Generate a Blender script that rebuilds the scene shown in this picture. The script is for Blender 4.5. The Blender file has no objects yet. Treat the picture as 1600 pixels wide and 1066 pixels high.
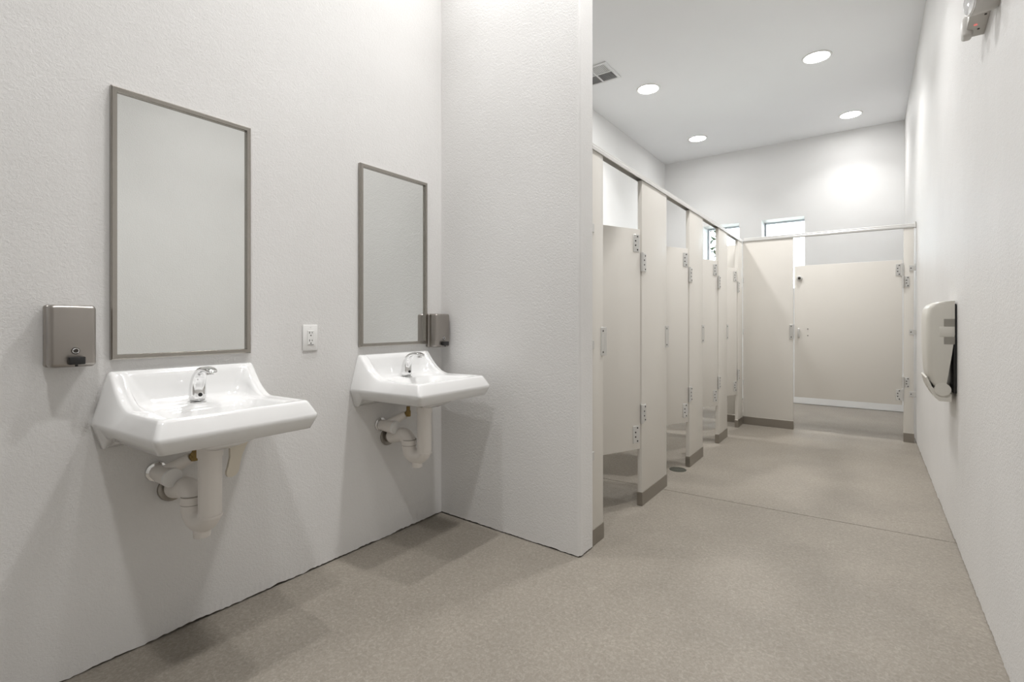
import bpy, bmesh, math, random
from mathutils import Vector, Matrix
random.seed(7)
sc = bpy.context.scene
COL = sc.collection

# ------------------------------------------------------------------ camera
FPX = 772.0
YAW = math.atan2(557.0, 772.0)
cam = bpy.data.cameras.new('camera')
cam.sensor_width = 36.0
cam.lens = FPX / 1600.0 * 36.0
cam.shift_y = -(533.0 - 502.0) / 1600.0
cam.clip_start = 0.02
cam_o = bpy.data.objects.new('camera', cam)
COL.objects.link(cam_o)
cam_o.location = (0, 0, 1.16)
cam_o.rotation_euler = (math.pi / 2, 0, YAW)
sc.camera = cam_o

# ------------------------------------------------------------------ world, exposure
w = bpy.data.worlds.new('sky')
sc.world = w
w.use_nodes = True
bg = w.node_tree.nodes['Background']
bg.inputs[0].default_value = (0.80, 0.89, 1.0, 1)
bg.inputs[1].default_value = 11.0
vs = sc.view_settings
vs.view_transform = 'Standard'
vs.look = 'None'
vs.gamma = 1.0
vs.use_curve_mapping = False
vs.exposure = 0.29
# downlights: (watts in the beam, radiance of the glowing lens)
LAMP = (11.5, 52.0)          # aisle and stalls
LAMP_NEAR = (9.0, 54.0)     # entrance end
LAMP_ALCOVE = (6.0, 3.0)    # the two over the sinks
LAMP_END = (5.0, 42.0)      # the two by the window wall
LAMP_STALL = (3.0, 25.0)    # over the first stall
BEAM = 112.0           # beam angle of the downlights, degrees
LAMP_COL = (1.0, 0.99, 0.98)

# ------------------------------------------------------------------ materials
def mat(name, col, rough=0.5, metal=0.0, spec=0.5, coat=0.0):
    m = bpy.data.materials.new(name)
    m.use_nodes = True
    b = m.node_tree.nodes['Principled BSDF']
    b.inputs['Base Color'].default_value = (*col, 1)
    b.inputs['Roughness'].default_value = rough
    b.inputs['Metallic'].default_value = metal
    b.inputs['Specular IOR Level'].default_value = spec
    b.inputs['Coat Weight'].default_value = coat
    b.inputs['Coat Roughness'].default_value = 0.05
    return m

def N(m, t, **kw):
    n = m.node_tree.nodes.new(t)
    for k, v in kw.items():
        if k in n.inputs:
            n.inputs[k].default_value = v
        else:
            setattr(n, k, v)
    return n

def L(m, a, ao, b, bi):
    m.node_tree.links.new(a.outputs[ao], b.inputs[bi])

def ramp(m, stops):
    r = m.node_tree.nodes.new('ShaderNodeValToRGB')
    els = r.color_ramp.elements
    els[0].position, els[0].color = stops[0][0], (*stops[0][1], 1)
    els[1].position, els[1].color = stops[-1][0], (*stops[-1][1], 1)
    for p, c in stops[1:-1]:
        e = els.new(p)
        e.color = (*c, 1)
    return r

def stucco(name, c0, c1, strength=0.45, dist=0.004, scale=115, midw=0.4, mids=9.0):
    m = mat(name, c1, 0.55, spec=0.35)
    b = m.node_tree.nodes['Principled BSDF']
    g = N(m, 'ShaderNodeNewGeometry')
    big = N(m, 'ShaderNodeTexNoise', Scale=1.3, Detail=3.0)
    L(m, g, 'Position', big, 'Vector')
    r = ramp(m, [(0.35, c0), (0.65, c1)])
    L(m, big, 'Fac', r, 'Fac')
    L(m, r, 'Color', b, 'Base Color')
    fine = N(m, 'ShaderNodeTexNoise', Scale=scale, Detail=4.0, Roughness=0.62, Distortion=0.6)
    L(m, g, 'Position', fine, 'Vector')
    mid = N(m, 'ShaderNodeTexNoise', Scale=mids, Detail=3.0, Distortion=0.8)
    L(m, g, 'Position', mid, 'Vector')
    mx = N(m, 'ShaderNodeMath', operation='MULTIPLY_ADD')
    mx.inputs[1].default_value = midw
    L(m, mid, 'Fac', mx, 0)
    L(m, fine, 'Fac', mx, 2)
    bp = N(m, 'ShaderNodeBump', Strength=strength, Distance=dist)
    L(m, mx, 0, bp, 'Height')
    L(m, bp, 'Normal', b, 'Normal')
    return m

def floor_mat():
    m = mat('coated_concrete', (0.36, 0.33, 0.29), 0.5, spec=0.4)
    b = m.node_tree.nodes['Principled BSDF']
    g = N(m, 'ShaderNodeNewGeometry')
    v = N(m, 'ShaderNodeTexNoise', Scale=85.0, Detail=5.0, Roughness=0.6, Distortion=1.0)
    L(m, g, 'Position', v, 'Vector')
    big = N(m, 'ShaderNodeTexNoise', Scale=2.2, Detail=4.0)
    L(m, g, 'Position', big, 'Vector')
    r1 = ramp(m, [(0.36, (0.238, 0.212, 0.178)), (0.52, (0.278, 0.250, 0.211)), (0.66, (0.335, 0.304, 0.260))])
    L(m, v, 'Fac', r1, 'Fac')
    r2 = ramp(m, [(0.3, (0.88, 0.88, 0.88)), (0.7, (1.06, 1.06, 1.06))])
    L(m, big, 'Fac', r2, 'Fac')
    mx = N(m, 'ShaderNodeMix', data_type='RGBA', blend_type='MULTIPLY')
    mx.inputs[0].default_value = 1.0
    L(m, r1, 'Color', mx, 6)
    L(m, r2, 'Color', mx, 7)
    L(m, mx, 2, b, 'Base Color')
    bp = N(m, 'ShaderNodeBump', Strength=0.45, Distance=0.003)
    L(m, v, 'Fac', bp, 'Height')
    L(m, bp, 'Normal', b, 'Normal')
    return m

def brushed(name, c, rough=0.34, axis=2):
    m = mat(name, c, rough, 1.0)
    b = m.node_tree.nodes['Principled BSDF']
    t = N(m, 'ShaderNodeTexCoord')
    mp = N(m, 'ShaderNodeMapping')
    s = [300, 300, 300]
    s[axis] = 6
    mp.inputs['Scale'].default_value = s
    L(m, t, 'Object', mp, 'Vector')
    n = N(m, 'ShaderNodeTexNoise', Scale=1.0, Detail=2.0)
    L(m, mp, 'Vector', n, 'Vector')
    r = ramp(m, [(0.3, (rough - 0.03,) * 3), (0.7, (rough + 0.04,) * 3)])
    L(m, n, 'Fac', r, 'Fac')
    L(m, r, 'Color', b, 'Roughness')
    return m

def emis(name, col, s):
    m = mat(name, col)
    b = m.node_tree.nodes['Principled BSDF']
    b.inputs['Emission Color'].default_value = (*col, 1)
    b.inputs['Emission Strength'].default_value = s
    return m

def pane_mat():
    m = bpy.data.materials.new('window_glass')
    m.use_nodes = True
    nt = m.node_tree
    nt.nodes.remove(nt.nodes['Principled BSDF'])
    out = nt.nodes['Material Output']
    tr = N(m, 'ShaderNodeBsdfTransparent')
    tr.inputs[0].default_value = (0.93, 0.96, 0.95, 1)
    gl = N(m, 'ShaderNodeBsdfGlossy')
    gl.inputs['Roughness'].default_value = 0.02
    fr = N(m, 'ShaderNodeFresnel', IOR=1.45)
    mx = N(m, 'ShaderNodeMixShader')
    L(m, fr, 0, mx, 0); L(m, tr, 0, mx, 1); L(m, gl, 0, mx, 2)
    L(m, mx, 0, out, 0)
    return m

M = dict(
    **{'lamp_%g' % p[1]: emis('lamp_lens', LAMP_COL, p[1]) for p in (LAMP, LAMP_NEAR, LAMP_ALCOVE, LAMP_END, LAMP_STALL)},
    wall=stucco('painted_stucco', (0.73, 0.721, 0.708), (0.77, 0.762, 0.75)),
    wall_r=stucco('painted_stucco_worn', (0.73, 0.721, 0.708), (0.77, 0.762, 0.75), 0.45, 0.004, 100, 1.0, 6.0),
    wall_s=stucco('smooth_white_paint', (0.82, 0.818, 0.812), (0.85, 0.848, 0.842), 0.2, 0.002),
    ceil=stucco('ceiling_paint', (0.89, 0.895, 0.905), (0.905, 0.91, 0.92), 0.12, 0.001),
    floor=floor_mat(),
    gap=mat('dark_gap', (0.05, 0.042, 0.035), 0.9, spec=0.1),
    beige=mat('beige_laminate', (0.75, 0.722, 0.672), 0.42, spec=0.4),
    beige_edge=mat('beige_edge', (0.75, 0.722, 0.672), 0.42),
    rail=mat('anodised_rail', (0.74, 0.73, 0.71), 0.35, 0.55),
    shoe=brushed('shoe_steel', (0.36, 0.335, 0.30), 0.38, 0),
    hw=mat('hardware_metal', (0.66, 0.655, 0.635), 0.38, 0.5),
    dark=mat('dark_screw', (0.06, 0.055, 0.05), 0.4, 0.6),
    steel=brushed('brushed_steel', (0.38, 0.355, 0.33), 0.33),
    frame=mat('frame_steel', (0.40, 0.378, 0.345), 0.27, 1.0),
    mirror=mat('mirror_glass', (0.88, 0.895, 0.885), 0.0, 1.0),
    backing=mat('mirror_backing', (0.25, 0.25, 0.25), 0.7),
    china=mat('white_china', (0.80, 0.80, 0.795), 0.10, spec=0.5, coat=0.6),
    chrome=mat('chrome', (0.80, 0.80, 0.80), 0.06, 1.0),
    black=mat('black_plastic', (0.015, 0.015, 0.015), 0.3),
    jacket=mat('white_trap_jacket', (0.80, 0.765, 0.725), 0.4),
    seam=mat('jacket_seam', (0.42, 0.39, 0.35), 0.6),
    cream=mat('cream_flap', (0.80, 0.745, 0.64), 0.45),
    brass=mat('brass', (0.26, 0.185, 0.075), 0.35, 1.0),
    white=mat('white_plastic', (0.82, 0.815, 0.80), 0.35),
    slot=mat('slot_dark', (0.09, 0.085, 0.08), 0.6),
    disp=mat('dispenser_plastic', (0.66, 0.64, 0.585), 0.28),
    disp_tr=mat('dispenser_shade', (0.30, 0.285, 0.25), 0.25),  # cover plastic darkened, stands in for the shade inside the grip recesses
    emb=mat('fixture_plastic', (0.60, 0.585, 0.555), 0.4),
    lens=mat('clear_lens', (0.85, 0.85, 0.85), 0.08, 0.7),
    red=emis('red_indicator', (0.85, 0.22, 0.20), 0.45),
    vent=mat('vent_white', (0.80, 0.80, 0.80), 0.4),
    vent_dark=mat('vent_duct', (0.32, 0.32, 0.32), 0.8),
    drain=mat('cast_drain', (0.10, 0.105, 0.085), 0.45, 0.7),
    win=mat('window_frame_grey', (0.60, 0.64, 0.69), 0.4),
    glass=pane_mat(),
    ground=mat('outdoor_sand', (0.55, 0.52, 0.44), 0.9),
    bark=mat('bark', (0.03, 0.025, 0.02), 0.9, spec=0.1),
    leaf=mat('leaf', (0.020, 0.030, 0.012), 0.6, spec=0.1),
)

# ------------------------------------------------------------------ mesh helpers
def bm_new():
    return bmesh.new()

def box(bm, x0, x1, y0, y1, z0, z1, bev=0.0, seg=2):
    vs_ = [bm.verts.new((x, y, z)) for x in (x0, x1) for y in (y0, y1) for z in (z0, z1)]
    idx = [(0, 1, 3, 2), (4, 6, 7, 5), (0, 4, 5, 1), (2, 3, 7, 6), (0, 2, 6, 4), (1, 5, 7, 3)]
    fs = [bm.faces.new([vs_[i] for i in f]) for f in idx]
    if bev > 0:
        es = list({e for f in fs for e in f.edges})
        bmesh.ops.bevel(bm, geom=es, offset=bev, segments=seg, profile=0.5, affect='EDGES', clamp_overlap=True)
    return bm

def frame_axes(d):
    d = d.normalized()
    up = Vector((0, 0, 1)) if abs(d.z) < 0.95 else Vector((1, 0, 0))
    a = d.cross(up).normalized()
    return a, a.cross(d).normalized()

def tube(bm, pts, radii, n=20, cap=True):
    """sweep circles along pts (Vectors); radii float or list"""
    pts = [Vector(p) for p in pts]
    if not isinstance(radii, (list, tuple)):
        radii = [radii] * len(pts)
    rings = []
    a_prev = None
    for i, p in enumerate(pts):
        d = (pts[min(i + 1, len(pts) - 1)] - pts[max(i - 1, 0)]).normalized()
        if a_prev is None:
            a, b = frame_axes(d)
        else:
            a = (a_prev - d * a_prev.dot(d)).normalized()
            b = a.cross(d).normalized()
        a_prev = a
        rings.append([bm.verts.new(p + radii[i] * (math.cos(t) * a + math.sin(t) * b))
                      for t in [2 * math.pi * k / n for k in range(n)]])
    for r0, r1 in zip(rings, rings[1:]):
        for k in range(n):
            bm.faces.new([r0[k], r0[(k + 1) % n], r1[(k + 1) % n], r1[k]])
    if cap:
        bm.faces.new(rings[0][::-1])
        bm.faces.new(rings[-1])
    return bm

def bend_path(corners, r, n=8):
    """polyline with rounded corners"""
    c = [Vector(p) for p in corners]
    out = [c[0]]
    for i in range(1, len(c) - 1):
        a, b = (c[i - 1] - c[i]).normalized(), (c[i + 1] - c[i]).normalized()
        ang = a.angle(b)
        t = min(r / math.tan(ang / 2), 0.49 * (c[i - 1] - c[i]).length, 0.49 * (c[i + 1] - c[i]).length)
        p0, p1 = c[i] + a * t, c[i] + b * t
        for k in range(n + 1):
            s = k / n
            # circular-like arc through quadratic-rational blend
            w_ = math.sin(ang / 2)
            q = ((1 - s) ** 2 * p0 + 2 * s * (1 - s) * w_ * c[i] + s * s * p1) / ((1 - s) ** 2 + 2 * s * (1 - s) * w_ + s * s)
            out.append(q)
    out.append(c[-1])
    return out

def cyl(bm, p0, p1, r, n=20, bev=0.0):
    p0, p1 = Vector(p0), Vector(p1)
    if bev:
        d = (p1 - p0).normalized()
        return tube(bm, [p0, p1 - d * bev, p1 - d * bev * 0.3, p1], [r, r, r - bev * 0.3, r - bev], n)
    return tube(bm, [p0, p1], r, n)

def finish(bm, name, m, parent=None, smooth=False, loc=None):
    bmesh.ops.recalc_face_normals(bm, faces=bm.faces[:])
    me = bpy.data.meshes.new(name)
    bm.to_mesh(me)
    bm.free()
    ms = m if isinstance(m, (list, tuple)) else [m]
    for mm in ms:
        me.materials.append(M[mm])
    if smooth:
        for p in me.polygons:
            p.use_smooth = True
        if smooth != 'all':
            me.set_sharp_from_angle(angle=math.radians(smooth if smooth is not True else 40))
    o = bpy.data.objects.new(name, me)
    COL.objects.link(o)
    if parent:
        o.parent = parent
    if loc:
        o.location = loc
    return o

def tag(o, label, cat, group=None):
    o['label'] = label
    o['category'] = cat
    if group:
        o['group'] = group
    return o

def thing(name, label, cat, loc, rz=0.0, group=None):
    o = bpy.data.objects.new(name, None)
    o.empty_display_size = 0.05
    COL.objects.link(o)
    o.location = loc
    o.rotation_euler = (0, 0, rz)
    return tag(o, label, cat, group)

def struct(o):
    o['kind'] = 'structure'
    return o

def copy_child(o, parent):
    c = o.copy()
    COL.objects.link(c)
    c.parent = parent
    for k in list(o.children):
        copy_child(k, c)
    return c

def dup(root, loc, label, group=None):
    r = root.copy()
    COL.objects.link(r)
    r.location = loc
    r['label'] = label
    if group:
        r['group'] = group
    for ch in list(root.children):
        copy_child(ch, r)
    return r

# ------------------------------------------------------------------ room
XL, XR = -2.10, 0.37          # sink wall, corridor wall
XS = -2.69                    # wall behind the toilet stalls
YP0, YP1 = 2.165, 2.295       # stub wall between alcove and stalls
XP = -1.145                   # its free end
YB = 8.0                      # window wall
YF = -1.7                     # wall behind the camera
ZC = 3.715

def stucco_sheet(name, p0, p1, nrm, m, thick=0.12, parent=None, ends=(True, True)):
    """vertical wall from p0 to p1 (xy) whose visible face looks along nrm; the plaster stops a ragged
    few millimetres above the floor, as in the place."""
    p0, p1, nrm = Vector((*p0, 0)), Vector((*p1, 0)), Vector((*nrm, 0))
    ln = (p1 - p0).length
    n = max(2, int(ln / 0.012))
    bm = bm_new()
    rows = []
    j = 0.0
    for i in range(n + 1):
        q = p0.lerp(p1, i / n)
        j = 0.82 * j + random.uniform(-0.0022, 0.0022)
        z0 = max(0.0015, 0.007 + j + random.uniform(-0.0012, 0.0012))
        off = random.uniform(-0.0012, 0.0012) if 0 < i < n else 0
        back = q - nrm * 0.03
        rows.append([bm.verts.new(v) for v in (
            (back.x, back.y, -0.02), (back.x, back.y, z0),
            (q.x + nrm.x * off, q.y + nrm.y * off, z0),
            (q.x + nrm.x * off * .5, q.y + nrm.y * off * .5, z0 + 0.012),
            (q.x, q.y, 0.06), (q.x, q.y, ZC + 0.02),
            (q.x - nrm.x * thick, q.y - nrm.y * thick, ZC + 0.02),
            (q.x - nrm.x * thick, q.y - nrm.y * thick, -0.02))])
    for a, b in zip(rows, rows[1:]):
        for k in range(8):
            f = bm.faces.new([a[k], b[k], b[(k + 1) % 8], a[(k + 1) % 8]])
            if k in (0, 1):
                f.material_index = 1
    bm.faces.new(rows[0][::-1])
    bm.faces.new(rows[-1])
    o = finish(bm, name, [m, 'gap'], parent)
    return struct(o)

stucco_sheet('wall_left', (XL, YF - 0.1), (XL, YP0 + 0.06), (1, 0), 'wall')
stucco_sheet('wall_right', (XR, YB + 0.1), (XR, YF - 0.1), (-1, 0), 'wall_r')
stucco_sheet('wall_front', (XR + 0.1, YF), (XL - 0.1, YF), (0, 1), 'wall')
stucco_sheet('wall_stalls', (XS, YP0 - 0.06), (XS, YB + 0.1), (1, 0), 'wall_s')

# stub wall with rounded plaster corner at its free end
def stub_wall():
    pts = [(XS - 0.1, YP0 + 0.015), (XL, YP0 + 0.012)]
    nseg = 80
    for i in range(1, nseg):
        t = i / nseg
        pts.append((XL + (XP - 0.012 - XL) * t, YP0 + 0.012 - 0.022 * t))
    r = 0.012
    for k in range(7):
        a = -math.pi / 2 + k / 6 * math.pi / 2
        pts.append((XP - r + r * math.cos(a), YP0 - 0.010 + r + r * math.sin(a)))
    for i in range(1, 12):
        pts.append((XP, YP0 + 0.004 + (YP1 - YP0 - 0.01) * i / 12))
    for k in range(5):
        a = k / 4 * math.pi / 2
        pts.append((XP - 0.006 + 0.006 * math.cos(a), YP1 - 0.006 + 0.006 * math.sin(a)))
    pts.append((XS - 0.1, YP1))
    bm = bm_new()
    rows = []
    cx, cy = -1.7, (YP0 + YP1) / 2
    j = 0
    for (x, y) in pts:
        j = 0.8 * j + random.uniform(-0.0022, 0.0022)
        z0 = max(0.0015, 0.007 + j)
        bx = max(min(x, XP - 0.03), XS - 0.1)
        by = max(min(y, YP1 - 0.03), YP0 + 0.035)
        rows.append([bm.verts.new(v) for v in ((bx, by, -0.02), (bx, by, z0), (x, y, z0), (x, y, 0.06), (x, y, ZC + 0.02))])
    n = len(rows)
    for i in range(n):
        a, b = rows[i], rows[(i + 1) % n]
        for k in range(4):
            f = bm.faces.new([a[k], b[k], b[k + 1], a[k + 1]])
            if k < 2:
                f.material_index = 1
    bm.faces.new([r_[4] for r_ in rows])
    return struct(finish(bm, 'wall_stub', ['wall', 'gap'], smooth=50))
stub_wall()

# window wall: built around two openings
WIN = [(-2.09, -1.572), (-1.268, -0.726)]
WZ0, WZ1 = 1.62, 2.635
def wall_back():
    bm = bm_new()
    T = 0.36
    xs = [XS - 0.1, WIN[0][0], WIN[0][1], WIN[1][0], WIN[1][1], XR + 0.1]
    zs = [0.006, WZ0, WZ1, ZC + 0.02]
    # front face grid minus holes, reveals, back face
    def quad(a, b, c, d):
        bm.faces.new([bm.verts.new(v) for v in (a, b, c, d)])
    for y in (YB, YB + T):
        for i in range(5):
            for k in range(3):
                if k == 1 and i in (1, 3):
                    continue
                quad((xs[i], y, zs[k]), (xs[i + 1], y, zs[k]), (xs[i + 1], y, zs[k + 1]), (xs[i], y, zs[k + 1]))
    for (a, b) in WIN:
        quad((a, YB, WZ0), (a, YB + T, WZ0), (a, YB + T, WZ1), (a, YB, WZ1))
        quad((b, YB, WZ0), (b, YB, WZ1), (b, YB + T, WZ1), (b, YB + T, WZ0))
        quad((a, YB, WZ0), (b, YB, WZ0), (b, YB + T, WZ0), (a, YB + T, WZ0))
        quad((a, YB, WZ1), (a, YB + T, WZ1), (b, YB + T, WZ1), (b, YB, WZ1))
    quad((xs[0], YB, .006), (xs[0], YB + T, .006), (xs[5], YB + T, .006), (xs[5], YB, .006))
    quad((xs[0], YB, zs[3]), (xs[5], YB, zs[3]), (xs[5], YB + T, zs[3]), (xs[0], YB + T, zs[3]))
    quad((xs[0], YB, .006), (xs[0], YB, zs[3]), (xs[0], YB + T, zs[3]), (xs[0], YB + T, .006))
    quad((xs[5], YB, .006), (xs[5], YB + T, .006), (xs[5], YB + T, zs[3]), (xs[5], YB, zs[3]))
    bmesh.ops.remove_doubles(bm, verts=bm.verts[:], dist=1e-5)
    return struct(finish(bm, 'wall_back', 'wall_s'))
wall_back()

for i, (a, b) in enumerate(WIN):
    y = YB + 0.27
    fw = 0.022
    bm = bm_new()
    box(bm, a, a + fw, y, y + 0.05, WZ0, WZ1)
    w_o = finish(bm, 'window_%d' % (i + 1), 'win')
    struct(w_o)
    bm = box(bm_new(), b - fw, b, y, y + 0.05, WZ0, WZ1)
    finish(bm, 'window_jamb', 'win', w_o)
    bm = box(bm_new(), a + fw, b - fw, y, y + 0.05, WZ1 - fw, WZ1)
    finish(bm, 'window_head', 'win', w_o)
    bm = box(bm_new(), a + fw, b - fw, y, y + 0.05, WZ0, WZ0 + fw)
    finish(bm, 'window_sill', 'win', w_o)
    bm = box(bm_new(), a + fw, b - fw, y + 0.022, y + 0.028, WZ0 + fw, WZ1 - fw)
    finish(bm, 'pane', 'glass', w_o)

# ceiling
bm = box(bm_new(), XS - 0.2, XR + 0.2, YF - 0.2, YB + 0.3, ZC, ZC + 0.15)
struct(finish(bm, 'ceiling', 'ceil'))

# floor: two slabs with a sawn joint between them, on a dark base
def jy(x):
    return 3.375 + (x + 1.115) * 0.052
bm = box(bm_new(), XS - 0.2, XR + 0.2, YF - 0.2, YB + 0.3, -0.10, -0.03)
fl_o = struct(finish(bm, 'floor', 'gap'))
def slab(near):
    bm = bm_new()
    x0, x1 = XS - 0.2, XR + 0.2
    g = 0.0026
    n = 160
    top = []
    if near:
        edge = [(x0 + (x1 - x0) * i / n) for i in range(n + 1)]
        pts = [(x0, YF - 0.2), (x1, YF - 0.2)] + [(x, jy(x) - g + random.uniform(-.0008, .0008)) for x in reversed(edge)]
    else:
        edge = [(x0 + (x1 - x0) * i / n) for i in range(n + 1)]
        pts = [(x, jy(x) + g + random.uniform(-.0008, .0008)) for x in edge] + [(x1, YB + 0.3), (x0, YB + 0.3)]
    t = [bm.verts.new((x, y, 0)) for x, y in pts]
    b = [bm.verts.new((x, y, -0.03)) for x, y in pts]
    bm.faces.new(t)
    for i in range(len(t)):
        k = (i + 1) % len(t)
        bm.faces.new([t[i], t[k], b[k], b[i]])
    bmesh.ops.triangulate(bm, faces=[f for f in bm.faces if len(f.verts) > 4])
    return finish(bm, 'floor_slab', 'floor', fl_o)
slab(True)
slab(False)

# ------------------------------------------------------------------ downlights
def downlight(x, y, label, power):
    t = thing('downlight', label, 'ceiling light', (x, y, ZC), 0, 'round recessed ceiling downlights')
    bm = bm_new()
    n = 40
    prof = [(0.128, 0.0), (0.126, -0.006), (0.118, -0.009), (0.108, -0.007), (0.104, -0.002)]
    rings = [[bm.verts.new((r * math.cos(2 * math.pi * k / n), r * math.sin(2 * math.pi * k / n), z)) for k in range(n)] for r, z in prof]
    for a, b in zip(rings, rings[1:]):
        for k in range(n):
            bm.faces.new([a[k], a[(k + 1) % n], b[(k + 1) % n], b[k]])
    finish(bm, 'trim_ring', 'white', t, 50)
    bm = bm_new()
    rings = []
    for r, z in ((0.106, -0.003), (0.08, -0.0045), (0.04, -0.0052)):
        rings.append([bm.verts.new((r * math.cos(2 * math.pi * k / n), r * math.sin(2 * math.pi * k / n), z)) for k in range(n)])
    for a, b in zip(rings, rings[1:]):
        for k in range(n):
            bm.faces.new([a[k], a[(k + 1) % n], b[(k + 1) % n], b[k]])
    bm.faces.new(rings[-1])
    finish(bm, 'diffuser', 'lamp_%g' % power[1], t, True)
    ld = bpy.data.lights.new('bulb', 'AREA')
    ld.shape = 'DISK'
    ld.size = 0.10 if power is LAMP_ALCOVE else 0.17
    ld.energy = power[0]
    ld.color = LAMP_COL
    ld.spread = math.radians(BEAM)
    lo = bpy.data.objects.new('bulb', ld)
    COL.objects.link(lo)
    lo.parent = t
    lo.location = (0, 0, -0.012)
    return t
DL = [(-1.964, 5.284, 'round white ceiling downlight over the stalls, just right of the air vent'),
      (-0.406, 5.596, 'largest-looking round ceiling downlight, high over the aisle beside the right wall'),
      (-1.938, 7.121, 'round ceiling downlight near the far left ceiling corner'),
      (-0.180, 7.401, 'round ceiling downlight near the far right ceiling corner'),
      (-1.96, 3.45, 'round ceiling downlight over the first stall, hidden behind the stub wall'),
      (-0.60, 3.75, 'round ceiling downlight over the aisle above the picture'),
      (-0.72, 1.90, 'round ceiling downlight over the floor in front of the alcove'),
      (-0.72, 0.05, 'round ceiling downlight over the entrance end of the aisle'),
      (-1.66, 0.85, 'round ceiling downlight above the nearer sink'),
      (-1.66, 1.80, 'round ceiling downlight above the farther sink')]
for x, y, l in DL:
    downlight(x, y, l, LAMP_ALCOVE if 'sink' in l else LAMP_NEAR if y < 3 else LAMP_END if y > 7 else LAMP_STALL if y < 3.5 else LAMP)

# ceiling air vent
t = thing('air_vent', 'square white ceiling air vent with four louvred quarters', 'vent', (-2.285, 4.66, ZC))
H_ = 0.19
bm = bm_new()
for a in (-1, 1):
    box(bm, a * H_ - (0.026 if a > 0 else 0), a * H_ + (0.026 if a < 0 else 0), -H_, H_, -0.012, 0)
    box(bm, -H_ + 0.026, H_ - 0.026, a * H_ - (0.026 if a > 0 else 0), a * H_ + (0.026 if a < 0 else 0), -0.012, 0)
finish(bm, 'frame', 'vent', t)
bm = box(bm_new(), -0.008, 0.008, -H_ + 0.026, H_ - 0.026, -0.011, 0)
finish(bm, 'cross_bar', 'vent', t)
bm = bm_new()
box(bm, -H_ + 0.026, -0.008, -0.008, 0.008, -0.011, 0)
box(bm, 0.008, H_ - 0.026, -0.008, 0.008, -0.011, 0)
finish(bm, 'cross_bar', 'vent', t)
bm = box(bm_new(), -H_ + 0.026, H_ - 0.026, -H_ + 0.026, H_ - 0.026, -0.0025, -0.0005)
finish(bm, 'duct', 'vent_dark', t)
for sx in (-1, 1):
    for sy in (-1, 1):
        bm = bm_new()
        lo, hi = 0.010, H_ - 0.028
        for k in range(9):
            q = lo + (hi - lo) * (k + 0.5) / 9
            along_x = (sx * sy) > 0
            for (d0, d1) in ((-0.0042, 0.0022),):
                a0, a1 = q + d0, q + d1
                if along_x:
                    P = [(sx * lo, sy * a0, -0.010), (sx * hi, sy * a0, -0.010), (sx * hi, sy * a1, -0.003), (sx * lo, sy * a1, -0.003)]
                else:
                    P = [(sx * a0, sy * lo, -0.010), (sx * a0, sy * hi, -0.010), (sx * a1, sy * hi, -0.003), (sx * a1, sy * lo, -0.003)]
                top = [bm.verts.new(p) for p in P]
                bot = [bm.verts.new((p[0], p[1], p[2] - 0.0012)) for p in P]
                bm.faces.new(top); bm.faces.new(bot[::-1])
                for i in range(4):
                    bm.faces.new([top[i], top[(i + 1) % 4], bot[(i + 1) % 4], bot[i]])
        o = finish(bm, 'louvre_slats', 'vent', t)
        o['kind'] = 'stuff'

# ------------------------------------------------------------------ toilet stalls
XQ = -1.152                   # front face of the stall fronts
TH = 0.030
ZTOP = 2.045
SHOE = 0.085
DZ0, DZ1 = 0.36, 1.735

def screw_mesh():
    bm = bm_new()
    n = 8
    a = [bm.verts.new((0.0055 * math.cos(2 * math.pi * k / n), 0.0055 * math.sin(2 * math.pi * k / n), 0)) for k in range(n)]
    b = [bm.verts.new((0.004 * math.cos(2 * math.pi * k / n), 0.004 * math.sin(2 * math.pi * k / n), 0.003)) for k in range(n)]
    for k in range(n):
        bm.faces.new([a[k], a[(k + 1) % n], b[(k + 1) % n], b[k]])
    bm.faces.new(b)
    me = bpy.data.meshes.new('screw')
    bm.to_mesh(me); bm.free()
    me.materials.append(M['dark'])
    return me
SCREW = screw_mesh()

def screw(parent, p, nrm):
    o = bpy.data.objects.new('screw', SCREW)
    COL.objects.link(o)
    o.parent = parent
    o.location = p
    o.rotation_euler = Vector(nrm).to_track_quat('Z', 'Y').to_euler()
    return o

def leaf(parent, a0, a1, z0, z1, front, axis, sgn, barrel=None):
    """hinge leaf plate on a face. axis 'x' = face looks along x (plate spans y a0..a1), 'y' = face looks along y.
    front = coordinate of the face, sgn = direction it looks."""
    t = 0.004
    bm = bm_new()
    lo, hi = sorted((front, front + sgn * t))
    if axis == 'x':
        box(bm, lo, hi, a0, a1, z0, z1, 0.001, 1)
    else:
        box(bm, a0, a1, lo, hi, z0, z1, 0.001, 1)
    if barrel is not None:
        bx, by, b0, b1 = barrel
        cyl(bm, (bx, by, b0), (bx, by, b1), 0.0095, 14)
    o = finish(bm, 'hinge_leaf', 'hw', parent, 40)
    am = (a0 + a1) / 2
    bow = 0.15 * (a1 - a0)
    for k, f in enumerate((0.12, 0.37, 0.63, 0.88)):
        z = z0 + (z1 - z0) * f
        s = am + (bow if k in (0, 3) else -bow)
        if axis == 'x':
            screw(o, (front + sgn * t, s, z), (sgn, 0, 0))
        else:
            screw(o, (s, front + sgn * t, z), (0, sgn, 0))
    return o

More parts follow.
